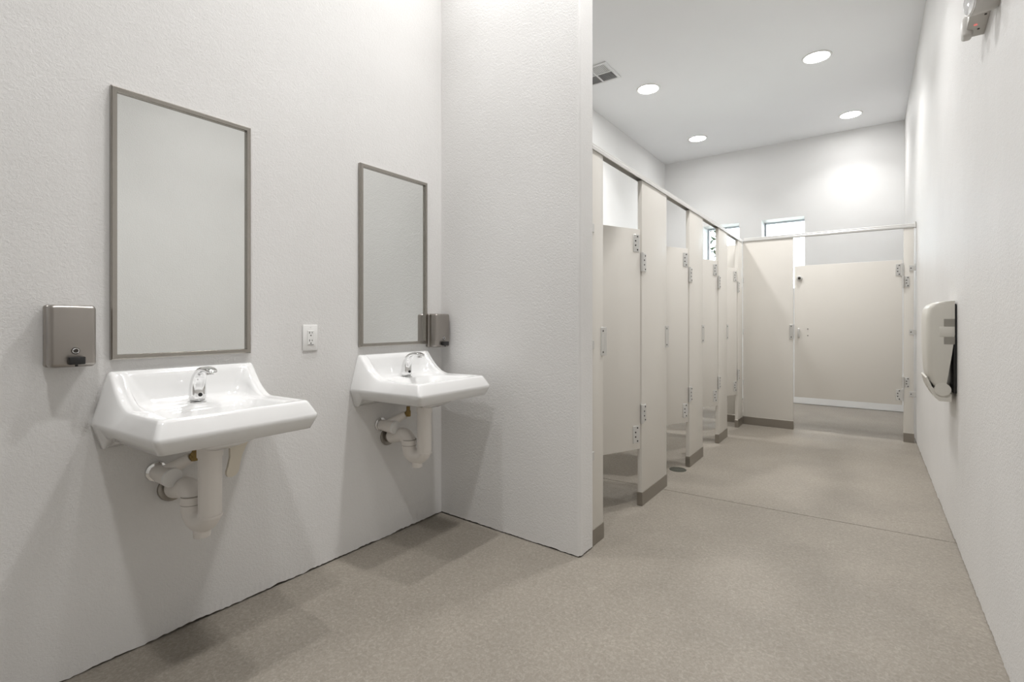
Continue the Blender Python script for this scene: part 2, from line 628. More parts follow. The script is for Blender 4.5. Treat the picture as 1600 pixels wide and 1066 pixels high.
def pilaster_x(y0, y1, label, hinge=False, keeper=False, bracket=False):
    """pilaster of the long stall front (face looks along +x); origin at near front foot"""
    t = thing('stall_pilaster', label, 'stall panel', (XQ, y0, 0), 0, 'stall pilasters along the aisle')
    wd = y1 - y0
    finish(box(bm_new(), -TH, 0, 0, wd, 0.02, ZTOP, 0.003), 'panel', 'beige', t, 40)
    finish(box(bm_new(), -TH - 0.003, 0.003, -0.003, wd + 0.003, 0, SHOE, 0.0015, 1), 'shoe', 'shoe', t)
    if hinge:
        leaf(t, 0.010, 0.062, 1.475, 1.587, 0, 'x', 1, (0.002, -0.004, 1.472, 1.59))
        leaf(t, 0.010, 0.062, 0.522, 0.632, 0, 'x', 1, (0.002, -0.004, 0.519, 0.635))
    if keeper:
        bm = box(bm_new(), -TH - 0.004, 0.005, wd - 0.030, wd + 0.004, 0.976, 1.128, 0.002, 1)
        box(bm, -0.001, 0.005, wd + 0.004, wd + 0.034, 0.976, 1.128, 0.001, 1)
        box(bm, -TH + 0.004, -TH + 0.016, wd + 0.004, wd + 0.020, 0.976, 1.128, 0.001, 1)
        k = finish(bm, 'strike_keeper', 'hw', t)
        for z in (0.995, 1.108):
            screw(k, (0.005, wd - 0.012, z), (1, 0, 0))
    if bracket:
        for z in (0.465, 1.04, 1.64):
            bm = box(bm_new(), 0.0, 0.004, -0.012, 0.02, z - 0.022, z + 0.022, 0.001, 1)
            finish(bm, 'wall_bracket', 'hw', t)
    return t

PIL = [(2.298, 2.432), (2.992, 3.457), (4.008, 4.392), (4.945, 5.295), (5.80, 6.030)]
ORD = ['first', 'second', 'third', 'fourth', 'fifth']
pl = ['narrow beige stall pilaster beside the stub wall, with grey metal shoe',
      'beige stall pilaster, tallest-looking free one, between the first two stall doors',
      'beige stall pilaster between the second and third doors, beside the floor drain',
      'beige stall pilaster between the third and fourth stall doors',
      'slim beige pilaster at the inner corner, where the stall row meets the far stall']
for i, (a, b) in enumerate(PIL):
    pilaster_x(a, b, pl[i], hinge=i > 0, keeper=i < 4, bracket=i == 0)

def door_x(y_hinge, width, ang, label):
    """stall door hinged at its far edge, standing ajar into the stall; local -y runs from hinge to free edge"""
    t = thing('stall_door', label, 'stall door', (XQ - 0.006, y_hinge, 0), -math.radians(ang), 'toilet stall doors along the aisle')
    finish(box(bm_new(), -0.026, 0, -width, -0.004, DZ0, DZ1, 0.003), 'panel', 'beige', t, 40)
    leaf(t, -0.066, -0.012, 1.592, 1.700, 0, 'x', 1)
    leaf(t, -0.066, -0.012, 0.400, 0.508, 0, 'x', 1)
    bm = box(bm_new(), -0.040, -0.026, -width + 0.02, -width + 0.075, 1.02, 1.085, 0.003, 2)
    finish(bm, 'latch', 'hw', t)
    return t
dl = ['beige stall door standing ajar next to the stub wall, largest of the row',
      'second beige stall door from the stub wall, standing ajar behind the floor drain',
      'third beige stall door from the stub wall, window showing above it',
      'fourth and farthest beige stall door of the aisle row, by the inner corner']
for i in range(4):
    yh = PIL[i + 1][0] - 0.008
    door_x(yh, yh - PIL[i][1] - 0.02, 24, dl[i])

# partition panels between stalls
for i in (1, 2, 3):
    y = (PIL[i][0] + PIL[i][1]) / 2
    t = thing('stall_partition', 'beige dividing panel inside the stall row behind the %s pilaster' % ORD[i], 'stall panel', (XQ - TH - 0.004, y, 0), 0, 'dividing panels between stalls')
    finish(box(bm_new(), XS + 0.012 - (XQ - TH - 0.004), 0, -0.013, 0.013, DZ0, DZ1, 0.002, 1), 'panel', 'beige', t)
    for z in (0.47, 1.04, 1.62):
        finish(box(bm_new(), -0.03, 0.002, 0.013, 0.018, z - 0.02, z + 0.02), 'bracket', 'hw', t)

# far stall across the end of the aisle
YA = 6.052                    # its front face (looks along -y)
t = thing('stall_pilaster', 'wide beige pilaster facing the camera left of the far stall door', 'stall panel', (XQ - 0.002, YA, 0))
wd = -0.655 - (XQ - 0.002)
finish(box(bm_new(), 0.004, wd, 0, TH, 0.02, ZTOP + 0.01, 0.003), 'panel', 'beige', t, 40)
finish(box(bm_new(), 0.002, wd + 0.003, -0.003, TH + 0.003, 0, SHOE + 0.005, 0.0015, 1), 'shoe', 'shoe', t)
bm = box(bm_new(), wd - 0.034, wd + 0.005, -0.006, TH + 0.004, 0.968, 1.126, 0.002, 1)
k = finish(bm, 'strike_keeper', 'hw', t)
for z in (0.99, 1.105):
    screw(k, (wd - 0.017, -0.006, z), (0, -1, 0))
for z in (0.47, 1.04, 1.62):
    finish(box(bm_new(), 0.006, 0.012, -0.02, 0.0, z - 0.03, z + 0.03), 'corner_bracket', 'hw', t)
# post behind the corner
t = thing('stall_pilaster', 'dark-looking beige post glimpsed under the fourth stall door at the inner corner', 'stall panel', (-1.33, YA + 0.035, 0))
finish(box(bm_new(), 0, 0.135, 0, TH, 0.02, ZTOP - 0.01, 0.003), 'panel', 'beige', t, 40)
finish(box(bm_new(), -0.003, 0.138, -0.003, TH + 0.003, 0, SHOE, 0.0015, 1), 'shoe', 'shoe', t)
t = thing('stall_partition', 'beige dividing panel between the fourth stall and the far stall', 'stall panel', (-1.34, YA + 0.05, 0), 0, 'dividing panels between stalls')
finish(box(bm_new(), XS + 0.012 + 1.34, 0, -0.013, 0.013, DZ0, DZ1, 0.002, 1), 'panel', 'beige', t)

# far stall right pilaster
t = thing('stall_pilaster', 'narrow beige pilaster carrying the far stall door, bracketed to the right wall', 'stall panel', (0.274, YA, 0))
finish(box(bm_new(), 0, 0.076, 0, TH, 0.02, ZTOP + 0.01, 0.003), 'panel', 'beige', t, 40)
finish(box(bm_new(), -0.002, 0.079, -0.003, TH + 0.003, 0, SHOE + 0.005, 0.0015, 1), 'shoe', 'shoe', t)
leaf(t, 0.010, 0.044, 1.488, 1.590, 0, 'y', -1, (-0.004, -0.004, 1.484, 1.594))
leaf(t, 0.010, 0.044, 0.524, 0.620, 0, 'y', -1, (-0.004, -0.004, 0.520, 0.624))
for z in (0.464, 1.056, 1.666):
    bm = box(bm_new(), 0.042, 0.092, -0.005, 0.0, z - 0.026, z + 0.026, 0.001, 1)
    o = finish(bm, 'wall_bracket', 'hw', t)
    screw(o, (0.055, -0.005, z), (0, -1, 0))
# far stall door
DX0, DX1 = -0.642, 0.264
t = thing('stall_door', 'wide closed beige door of the far accessible stall, round bumper at its corner', 'stall door', (DX1, YA + 0.003, 0))
wdt = DX1 - DX0
finish(box(bm_new(), -wdt, 0, 0, 0.026, 0.352, 1.75, 0.003), 'panel', 'beige', t, 40)
leaf(t, -0.050, -0.008, 1.600, 1.712, 0, 'y', -1, (-0.002, -0.006, 1.597, 1.715))
leaf(t, -0.050, -0.008, 0.396, 0.500, 0, 'y', -1, (-0.002, -0.006, 0.392, 0.504))
bm = bm_new()
cyl(bm, (-wdt + 0.046, 0, 1.616), (-wdt + 0.046, -0.014, 1.616), 0.027, 20, 0.004)
o = finish(bm, 'bumper', 'hw', t, 40)
bm = bm_new()
cyl(bm, (-wdt + 0.046, -0.014, 1.616), (-wdt + 0.046, -0.020, 1.616), 0.014, 14)
finish(bm, 'bumper_centre', 'dark', o)
bm = box(bm_new(), -wdt + 0.028, -wdt + 0.048, -0.018, 0, 0.985, 1.085, 0.006, 3)
finish(bm, 'latch_knob', 'hw', t, 40)
for z in (1.008, 1.078):
    screw(t, (-wdt + 0.122, 0, z), (0, -1, 0))

# headrails
def headrail(name_label, loc, length, axis, ztop_off=0.0):
    t = thing('stall_headrail', name_label, 'stall rail', loc)
    bm = bm_new()
    # profile (depth d: + toward the aisle, height z)
    prof = [(0.006, 0.0), (0.006, 0.018), (0.0035, 0.022), (0.0035, 0.032), (-0.006, 0.040), (-0.027, 0.040), (-0.036, 0.034), (-0.036, 0.0), (-0.034, 0.0), (-0.034, 0.030), (0.001, 0.030), (0.001, 0.0)]
    rows = []
    for s in (0, length):
        rows.append([bm.verts.new((d, s, z) if axis == 'x' else (s, -d, z)) for d, z in prof])
    n = len(prof)
    for k in range(n):
        bm.faces.new([rows[0][k], rows[0][(k + 1) % n], rows[1][(k + 1) % n], rows[1][k]])
    bm.faces.new(rows[0]); bm.faces.new(rows[1][::-1])
    finish(bm, 'rail', 'rail', t)
    return t
t = headrail('long pale metal headrail running over the row of stall doors', (XQ, YP1, ZTOP), YA + 0.03 - YP1, 'x')
t2 = headrail('pale metal headrail across the top of the far stall front', (XQ + 0.008, YA, ZTOP + 0.01), XR - 0.004 - (XQ + 0.008), 'y')
bm = box(bm_new(), XR - 0.012 - (XQ + 0.008), XR - 0.002 - (XQ + 0.008), -0.012, 0.04, -0.004, 0.052, 0.002, 1)
finish(bm, 'end_bracket', 'rail', t2)

# floor drain
t = thing('floor_drain', 'small dark round floor drain by the third stall pilaster', 'drain', (-1.208, 3.888, 0))
bm = bm_new()
n = 32
rings = [[bm.verts.new((r * math.cos(2 * math.pi * k / n), r * math.sin(2 * math.pi * k / n), z)) for k in range(n)]
         for r, z in ((0.064, 0.0), (0.063, 0.003), (0.055, 0.004), (0.054, 0.002))]
for a, b in zip(rings, rings[1:]):
    for k in range(n):
        bm.faces.new([a[k], a[(k + 1) % n], b[(k + 1) % n], b[k]])
finish(bm, 'rim', 'drain', t)
bm = bm_new()
cyl(bm, (0, 0, 0), (0, 0, 0.0028), 0.053, 32)
finish(bm, 'strainer', 'drain', t)
bm = bm_new()
for (r, c) in ((0.018, 6), (0.036, 12)):
    for k in range(c):
        a = 2 * math.pi * k / c
        cyl(bm, (r * math.cos(a), r * math.sin(a), 0.002), (r * math.cos(a), r * math.sin(a), 0.0032), 0.004, 8)
o = finish(bm, 'strainer_holes', 'slot', t)
o['kind'] = 'stuff'

# ------------------------------------------------------------------ mirrors
def mirror(yc, label):
    wv, z0, z1 = 0.468, 1.028, 1.963
    t = thing('wall_mirror', label, 'mirror', (XL, yc, z0), 0, 'framed mirrors over the sinks')
    h = z1 - z0
    fw, d = 0.0175, 0.020
    finish(box(bm_new(), 0.001, 0.004, -wv / 2 + 0.006, wv / 2 - 0.006, 0.006, h - 0.006), 'backing', 'backing', t)
    finish(box(bm_new(), 0.004, 0.008, -wv / 2 + 0.007, wv / 2 - 0.007, 0.007, h - 0.007), 'mirror_glass', 'mirror', t)
    corners = [(-wv / 2, 0), (wv / 2, 0), (wv / 2, h), (-wv / 2, h)]
    inner = [(-wv / 2 + fw, fw), (wv / 2 - fw, fw), (wv / 2 - fw, h - fw), (-wv / 2 + fw, h - fw)]
    for k in range(4):
        a, b = corners[k], corners[(k + 1) % 4]
        c, e = inner[(k + 1) % 4], inner[k]
        bm = bm_new()
        def inset(p, q, f):
            return (p[0] + (q[0] - p[0]) * f, p[1] + (q[1] - p[1]) * f)
        # outer side, chamfer, flat front, inner lip
        ring0 = [(0.001, a), (d - 0.003, a), (d, inset(a, e, .2)), (d, inset(a, e, .92)), (d - 0.003, e), (0.0085, e)]
        ring1 = [(0.001, b), (d - 0.003, b), (d, inset(b, c, .2)), (d, inset(b, c, .92)), (d - 0.003, c), (0.0085, c)]
        v0 = [bm.verts.new((x, p[0], p[1])) for x, p in ring0]
        v1 = [bm.verts.new((x, p[0], p[1])) for x, p in ring1]
        for i in range(6):
            j = (i + 1) % 6
            bm.faces.new([v0[i], v0[j], v1[j], v1[i]])
        bm.faces.new(v0); bm.faces.new(v1[::-1])
        finish(bm, 'frame_rail', 'frame', t)
    return t
YS1, YS2 = 0.797, 1.811
mirror(YS1, 'tall steel-framed wall mirror over the nearer sink, left one')
mirror(YS2, 'tall steel-framed wall mirror over the farther sink, by the wall corner')

# ------------------------------------------------------------------ soap dispensers
def soap(yc, z0, label):
    t = thing('soap_dispenser', label, 'soap dispenser', (XL, yc, z0), 0, 'brushed steel soap dispensers')
    hw_, h = 0.057, 0.196
    finish(box(bm_new(), 0.001, 0.027, -hw_, hw_, 0.0, h, 0.008, 3), 'back_case', 'steel', t, 45)
    finish(box(bm_new(), 0.025, 0.042, -hw_ + 0.006, hw_ - 0.006, 0.006, h - 0.006), 'seam', 'shoe', t)
    finish(box(bm_new(), 0.038, 0.088, -hw_, hw_, 0.001, h - 0.001, 0.012, 4), 'cover', 'steel', t, 45)
    bm = bm_new()
    cyl(bm, (0.086, 0.004, 0.052), (0.0905, 0.004, 0.052), 0.0105, 20)
    o = finish(bm, 'lock', 'dark', t, 40)
    bm = bm_new()
    tube(bm, [(0.0905, 0.004 + 0.0075 * math.cos(a), 0.052 + 0.0075 * math.sin(a)) for a in [2 * math.pi * k / 20 for k in range(21)]], 0.0016, 8, False)
    finish(bm, 'lock_ring', 'chrome', o, True)
    finish(box(bm_new(), 0.086, 0.112, -0.016, 0.024, 0.010, 0.034, 0.003, 2), 'push_valve', 'black', t, 40)
    bm = bm_new()
    cyl(bm, (0.100, 0.004, 0.010), (0.100, 0.004, 0.004), 0.004, 12)
    finish(bm, 'spout', 'black', t)
    return t
soap(0.4505, 1.015, 'brushed steel soap dispenser left of the nearer mirror, black push valve')
soap(2.103, 1.008, 'brushed steel soap dispenser in the wall corner beside the farther mirror')

# ------------------------------------------------------------------ sinks
def outline(ub, uf, vb, vf, rb, rf):
    """closed outline, consistent point count: back-left -> front-left -> front-right -> back-right"""
    C = [Vector((ub, -vb)), Vector((uf, -vf)), Vector((uf, vf)), Vector((ub, vb))]
    R = [rb, rf, rf, rb]
    arcs = []
    for i in range(4):
        p, a, b = C[i], (C[i - 1] - C[i]).normalized(), (C[(i + 1) % 4] - C[i]).normalized()
        ang = a.angle(b)
        tl = R[i] / math.tan(ang / 2)
        p0, p1 = p + a * tl, p + b * tl
        w_ = math.sin(ang / 2)
        arc = []
        for k in range(8):
            s = k / 7
            arc.append(((1 - s) ** 2 * p0 + 2 * s * (1 - s) * w_ * p + s * s * p1) / ((1 - s) ** 2 + 2 * s * (1 - s) * w_ + s * s))
        arcs.append(arc)
    pts = []
    cnt = [44, 16, 44, 16]
    for i in range(4):
        pts += arcs[i]
        a, b = arcs[i][-1], arcs[(i + 1) % 4][0]
        for k in range(1, cnt[i]):
            pts.append(a.lerp(b, k / cnt[i]))
    return pts

def zr(u):
    if u < 0.02:
        return 0.988
    if u < 0.19:
        s = 1 - (u - 0.02) / 0.17
        return 0.868 + 0.120 * s ** 1.9
    return 0.868 + 0.003 * min(1, (u - 0.19) / 0.2)

def zb(u):
    s = max(0, min(1, (u - 0.028) / 0.03))
    return 0.728 + 0.040 * (s * s * (3 - 2 * s))

def sink(yc, label):
    t = thing('wall_sink', label, 'sink', (XL, yc, 0.71), 0, 'white wall-hung sinks')
    Z = -0.71
    R_ = []
    def ring(ub, uf, vb, vf, rb, rf, zf):
        R_.append([(p.x, p.y, zf(p.x) + Z) for p in outline(ub, uf, vb, vf, rb, rf)])
    c = lambda v: (lambda u: v)
    ring(0.215, 0.315, 0.045, 0.045, 0.03, 0.03, c(0.722))
    ring(0.18, 0.35, 0.10, 0.10, 0.05, 0.05, c(0.742))
    ring(0.12, 0.39, 0.16, 0.16, 0.06, 0.06, c(0.772))
    ring(0.03, 0.435, 0.235, 0.222, 0.01, 0.02, lambda u: zb(u) + 0.012)
    ring(0.004, 0.446, 0.253, 0.234, 0.004, 0.018, lambda u: zb(u) + 0.001)
    ring(0.001, 0.452, 0.259, 0.240, 0.004, 0.018, lambda u: zb(u) + 0.003)
    ring(0.001, 0.465, 0.281, 0.254, 0.003, 0.016, c(0.806))
    ring(0.001, 0.467, 0.285, 0.257, 0.003, 0.015, c(0.815))
    ring(0.001, 0.465, 0.283, 0.256, 0.003, 0.015, c(0.824))
    zo = lambda u: 0.824 + (zr(u) - 0.824) * 0.85
    ring(0.001, 0.444, 0.242, 0.240, 0.003, 0.016, lambda u: zr(u) - 0.011)
    ring(0.002, 0.440, 0.237, 0.236, 0.004, 0.018, lambda u: zr(u) - 0.003)
    ring(0.006, 0.434, 0.231, 0.230, 0.006, 0.02, lambda u: zr(u))
    ring(0.016, 0.425, 0.221, 0.221, 0.010, 0.025, lambda u: zr(u) - 0.0005)
    ring(0.024, 0.419, 0.211, 0.213, 0.016, 0.03, lambda u: zr(max(0, u - 0.008)) - 0.004)
    k2 = lambda f: (lambda u: 0.864 + (zr(max(0.0, u - 0.028)) - 0.866) * f)
    ring(0.032, 0.414, 0.201, 0.207, 0.03, 0.035, k2(0.80))
    ring(0.041, 0.411, 0.190, 0.203, 0.045, 0.04, k2(0.47))
    ring(0.053, 0.408, 0.180, 0.200, 0.055, 0.045, k2(0.18))
    ring(0.070, 0.405, 0.172, 0.197, 0.06, 0.05, k2(0.03))
    ring(0.135, 0.400, 0.168, 0.193, 0.06, 0.055, c(0.8615))
    ring(0.146, 0.395, 0.164, 0.190, 0.06, 0.05, c(0.858))
    ring(0.160, 0.382, 0.150, 0.172, 0.06, 0.06, c(0.835))
    ring(0.178, 0.362, 0.128, 0.145, 0.06, 0.06, c(0.80))
    ring(0.205, 0.330, 0.085, 0.09, 0.05, 0.05, c(0.772))
    ring(0.240, 0.292, 0.024, 0.024, 0.02, 0.02, c(0.766))
    bm = bm_new()
    V = [[bm.verts.new(p) for p in r] for r in R_]
    n = len(V[0])
    for a, b in zip(V, V[1:]):
        for k in range(n):
            bm.faces.new([a[k], a[(k + 1) % n], b[(k + 1) % n], b[k]])
    bm.faces.new(V[0][::-1]); bm.faces.new(V[-1])
    bs = finish(bm, 'basin', 'china', t, 'all')
    bm = bm_new()
    cyl(bm, (0.266, 0, 0.766 + Z), (0.266, 0, 0.7685 + Z), 0.023, 24, 0.001)
    finish(bm, 'drain_ring', 'chrome', bs, 40)
    # faucet
    path = [(0.000, 0.000), (-0.001, 0.03), (0.001, 0.058), (0.008, 0.083), (0.022, 0.104), (0.042, 0.118), (0.070, 0.1255), (0.098, 0.1245), (0.122, 0.119), (0.132, 0.1145)]
    hd = [0.026, 0.0245, 0.022, 0.0185, 0.015, 0.012, 0.0095, 0.0085, 0.007, 0.002]   # half depth (in plane)
    hv = [0.0285, 0.0275, 0.026, 0.0245, 0.0235, 0.0225, 0.0215, 0.0205, 0.018, 0.010]  # half width
    bm = bm_new()
    rows = []
    m_ = 20
    for i, (pu, pz) in enumerate(path):
        a, b = path[max(0, i - 1)], path[min(len(path) - 1, i + 1)]
        d = Vector((b[0] - a[0], 0, b[1] - a[1])).normalized() if i else Vector((0, 0, 1))
        nrm = Vector((d.z, 0, -d.x))
        rows.append([])
        for k in range(m_):
            th = 2 * math.pi * k / m_
            cx_, sx_ = math.cos(th), math.sin(th)
            e = 0.75
            cc = math.copysign(abs(cx_) ** e, cx_)
            ss = math.copysign(abs(sx_) ** e, sx_)
            p = Vector((0.098 + pu, 0, 0.8635 + Z + pz)) + nrm * (hd[i] * cc) + Vector((0, hv[i] * ss, 0))
            rows[-1].append(bm.verts.new(p))
    for a, b in zip(rows, rows[1:]):
        for k in range(m_):
            bm.faces.new([a[k], a[(k + 1) % m_], b[(k + 1) % m_], b[k]])
    bm.faces.new(rows[0][::-1]); bm.faces.new(rows[-1])
    fo = finish(bm, 'faucet', 'chrome', t, 'all')
    sm = fo.modifiers.new('smooth', 'SUBSURF')
    sm.levels = sm.render_levels = 1
    fo['label'] = 'polished chrome sensor faucet'
    bm = bm_new()
    cyl(bm, (0.196, 0, 0.984 + Z), (0.199, 0, 0.969 + Z), 0.0125, 18)
    finish(bm, 'aerator', 'chrome', fo, 40)
    bm = bm_new()
    cyl(bm, (0.118, 0, 0.891 + Z), (0.1242, 0, 0.892 + Z), 0.0068, 18)
    finish(bm, 'sensor_eye', 'black', fo, 40)
    bm = bm_new()
    tube(bm, [(0.098 + 0.0275 * math.cos(a), 0.030 * math.sin(a), 0.8645 + Z) for a in [2 * math.pi * k / 28 for k in range(29)]], 0.0022, 8, False)
    finish(bm, 'base_ring', 'chrome', fo, True)
    return t
sink(YS1, 'white wall-hung sink with chrome sensor faucet, nearer one on the left')
sink(YS2, 'white wall-hung sink with chrome sensor faucet, farther one beside the stub wall')

def trap(yc, label, flap):
    t = thing('drain_trap', label, 'drain pipe', (XL, yc, 0.415), 0, 'jacketed drain traps under the sinks')
    Z = -0.415
    dy = -0.024
    bm = bm_new()
    path = bend_path([(0.258, dy, 0.708 + Z), (0.258, dy, 0.462 + Z), (0.165, dy - 0.018, 0.462 + Z), (0.165, dy - 0.018, 0.575 + Z), (0.035, dy - 0.025, 0.548 + Z)], 0.046, 10)
    tube(bm, path, 0.0365, 24)
    finish(bm, 'trap_jacket', 'jacket', t, 60)
    bm = bm_new()
    cyl(bm, (0.214, dy - 0.008, 0.440 + Z), (0.214, dy - 0.008, 0.409 + Z), 0.027, 20, 0.004)
    finish(bm, 'cleanout_cap', 'jacket', t, 40)
    for (x, y, z0, z1, r) in ((0.165, dy - 0.018, 0.520, 0.545, 0.0385), (0.258, dy, 0.486, 0.494, 0.0378)):
        bm = bm_new()
        cyl(bm, (x, y, z0 + Z), (x, y, z1 + Z), r, 24)
        finish(bm, 'jacket_band', 'jacket', t, 40)
    for (x, y, z) in ((0.165, dy - 0.018, 0.5465), (0.165, dy - 0.018, 0.5185)):
        bm = bm_new()
        cyl(bm, (x, y, z - 0.0015 + Z), (x, y, z + 0.0015 + Z), 0.0372, 24)
        finish(bm, 'seam', 'seam', t, 40)
    bm = bm_new()
    cyl(bm, (0.258, dy, 0.695 + Z), (0.258, dy, 0.726 + Z), 0.040, 24)
    finish(bm, 'drain_nut', 'jacket', t, 40)
    bm = bm_new()
    cyl(bm, (0.001, dy - 0.026, 0.541 + Z), (0.012, dy - 0.026, 0.543 + Z), 0.046, 24, 0.004)
    finish(bm, 'wall_flange', 'shoe', t, 40)
    bm = bm_new()
    cyl(bm, (0.012, dy - 0.026, 0.543 + Z), (0.042, dy - 0.025, 0.549 + Z), 0.030, 20)
    finish(bm, 'waste_pipe', 'shoe', t, 40)
    if flap:
        bm = bm_new()
        prof = [(0.046, 0.300), (0.030, 0.270), (0.022, 0.235), (0.0215, 0.20), (0.023, 0.185), (0.021, 0.172), (0.014, 0.163), (0.0, 0.159)]
        L0 = [(-w_, z) for w_, z in prof] + [(w_, z) for w_, z in reversed(prof[:-1])]
        f = [bm.verts.new((0.16 + 0.02 * (z - .16), 0.092 + v + 0.03 * (z - .16) / .14, z)) for v, z in L0]
        b = [bm.verts.new((0.148 + 0.02 * (z - .16), 0.092 + v + 0.03 * (z - .16) / .14, z)) for v, z in L0]
        bm.faces.new(f); bm.faces.new(b[::-1])
        for i in range(len(f)):
            k = (i + 1) % len(f)
            bm.faces.new([f[i], f[k], b[k], b[i]])
        finish(bm, 'jacket_flap', 'cream', t)
    return t
trap(YS1, 'white jacketed drain trap under the nearer sink, loose cream flap beside it', True)
trap(YS2, 'white jacketed drain trap under the farther sink', False)

def valve(yc, label):
    t = thing('supply_valve', label, 'valve', (XL, yc, 0.57), 0, 'jacketed supply valves under the sinks')
    Z = -0.57
    y0 = -0.098
    bm = bm_new()
    cyl(bm, (0.001, y0, 0.615 + Z), (0.012, y0, 0.615 + Z), 0.036, 24, 0.005)
    finish(bm, 'wall_flange', 'chrome', t, 40)
    bm = bm_new()
    tube(bm, [(0.010, y0, 0.613 + Z), (0.050, y0 + 0.006, 0.611 + Z), (0.096, y0 + 0.013, 0.607 + Z), (0.103, y0 + 0.014, 0.6065 + Z), (0.105, y0 + 0.0143, 0.6063 + Z)], [0.026, 0.031, 0.0325, 0.031, 0.027], 24)
    finish(bm, 'valve_jacket', 'jacket', t, 45)
    bm = bm_new()
    cyl(bm, (0.100, y0 + 0.0135, 0.607 + Z), (0.1085, y0 + 0.0147, 0.606 + Z), 0.0335, 28, 0.002)
    finish(bm, 'valve_cap', 'white', t, 40)
    bm = bm_new()
    tube(bm, [(0.050, y0 + 0.012, 0.618 + Z), (0.085, y0 + 0.035, 0.640 + Z), (0.120, y0 + 0.062, 0.666 + Z), (0.128, y0 + 0.067, 0.671 + Z)], [0.024, 0.022, 0.0195, 0.017], 20)
    finish(bm, 'branch_jacket', 'jacket', t, 45)
    bm = bm_new()
    tube(bm, [(0.128, y0 + 0.067, 0.671 + Z), (0.136, y0 + 0.073, 0.676 + Z)], 0.013, 14)
    cyl(bm, (0.138, y0 + 0.074, 0.660 + Z), (0.138, y0 + 0.074, 0.690 + Z), 0.0135, 6)
    cyl(bm, (0.138, y0 + 0.074, 0.690 + Z), (0.138, y0 + 0.074, 0.712 + Z), 0.010, 14)
    finish(bm, 'brass_nut', 'brass', t, 30)
    return t
valve(YS1, 'white jacketed water supply valve with brass nut under the nearer sink')
valve(YS2, 'white jacketed water supply valve with brass nut under the farther sink')

# ------------------------------------------------------------------ outlet
t = thing('wall_outlet', 'white double wall outlet between the two mirrors', 'outlet', (XL, 1.308, 1.083))
finish(box(bm_new(), 0.0005, 0.0075, -0.037, 0.037, -0.060, 0.060, 0.003, 2), 'cover_plate', 'white', t, 40)
o = finish(box(bm_new(), 0.0072, 0.0105, -0.017, 0.017, -0.034, 0.034, 0.001, 1), 'receptacle', 'white', t)
for s in (-1, 1):
    zc = 0.018 * s
    for (y, z, ww, hh) in ((-0.0065, zc + 0.006, 0.0035, 0.009), (0.0065, zc + 0.006, 0.003, 0.0075), (0.0, zc - 0.007, 0.0055, 0.006)):
        finish(box(bm_new(), 0.0103, 0.0109, y - ww / 2, y + ww / 2, z - hh / 2, z + hh / 2), 'slot', 'slot', o)
finish(box(bm_new(), 0.0103, 0.0109, -0.014, 0.014, -0.0325, -0.0305), 'slot', 'slot', o)
for z in (-0.048, 0.048):
    bm = bm_new()
    cyl(bm, (0.007, 0, z), (0.0083, 0, z), 0.003, 12)
    finish(bm, 'screw', 'white', t)

# ------------------------------------------------------------------ paper towel dispenser (right wall)
t = thing('towel_dispenser', 'beige plastic paper towel dispenser on the right wall', 'towel dispenser', (XR, 3.40, 0.74))
# local: x negative out of wall, y along wall (0 near .. 0.33 far), z up
finish(box(bm_new(), -0.014, -0.001, 0.004, 0.315, 0.045, 0.510, 0.004, 2), 'back_plate', 'black', t, 40)
def cover():
    bm = bm_new()
    # side silhouette: depth as function of height (z -> front x)
    prof = [(0.060, -0.062), (0.075, -0.088), (0.10, -0.105), (0.16, -0.116), (0.25, -0.121), (0.35, -0.123), (0.44, -0.122), (0.485, -0.117), (0.508, -0.103), (0.520, -0.080), (0.525, -0.050), (0.524, -0.024)]
    ncol = 17
    rows = []
    for z, fx in prof:
        row = []
        ybase0 = 0.0 if z > 0.25 else 0.022 * (0.25 - z) / 0.19
        for k in range(ncol):
            s = k / (ncol - 1)
            # plan outline: near side from wall, rounded corner, front, rounded corner, far side
            xb = -0.009 - 0.034 * max(0.0, (0.34 - z) / 0.28)
            Wd = 0.325
            r = min(0.024, abs(fx - xb) * 0.8)
            if k <= 2:
                x = xb + (fx + r - xb) * k / 2
                y = 0.0
            elif k <= 6:
                a = (k - 2) / 4 * math.pi / 2
                x = fx + r - r * math.sin(a)
                y = r - r * math.cos(a)
            elif k <= 10:
                x = fx - 0.006 * math.sin((k - 6) / 4 * math.pi)
                y = r + (Wd - 2 * r) * (k - 6) / 4
            elif k <= 14:
                a = (k - 10) / 4 * math.pi / 2
                x = fx + r - r * math.cos(a)
                y = Wd - r + r * math.sin(a)
            else:
                x = fx + r + (xb - fx - r) * (k - 14) / 2
                y = Wd
            row.append(bm.verts.new((x, y + ybase0 * (1 - 2 * y / Wd) , z)))
        rows.append(row)
    for a, b in zip(rows, rows[1:]):
        for k in range(ncol - 1):
            bm.faces.new([a[k], a[k + 1], b[k + 1], b[k]])
    bm.faces.new(rows[0]); bm.faces.new(rows[-1][::-1])
    for k in (0, -1):
        pass
    bm.faces.new([r_[0] for r_ in rows] + [r_[-1] for r_ in reversed(rows)])
    return finish(bm, 'cover', 'disp', t, 50)
cover()
# shade of the near-side grip recesses painted as dark raised patches, tongue between
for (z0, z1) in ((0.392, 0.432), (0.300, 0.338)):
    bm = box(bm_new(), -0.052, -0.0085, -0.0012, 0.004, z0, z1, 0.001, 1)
    finish(bm, 'recess_shade', 'disp_tr', t)
finish(box(bm_new(), -0.070, -0.012, -0.0022, 0.01, 0.338, 0.392, 0.004, 2), 'latch_tongue', 'disp', t, 40)
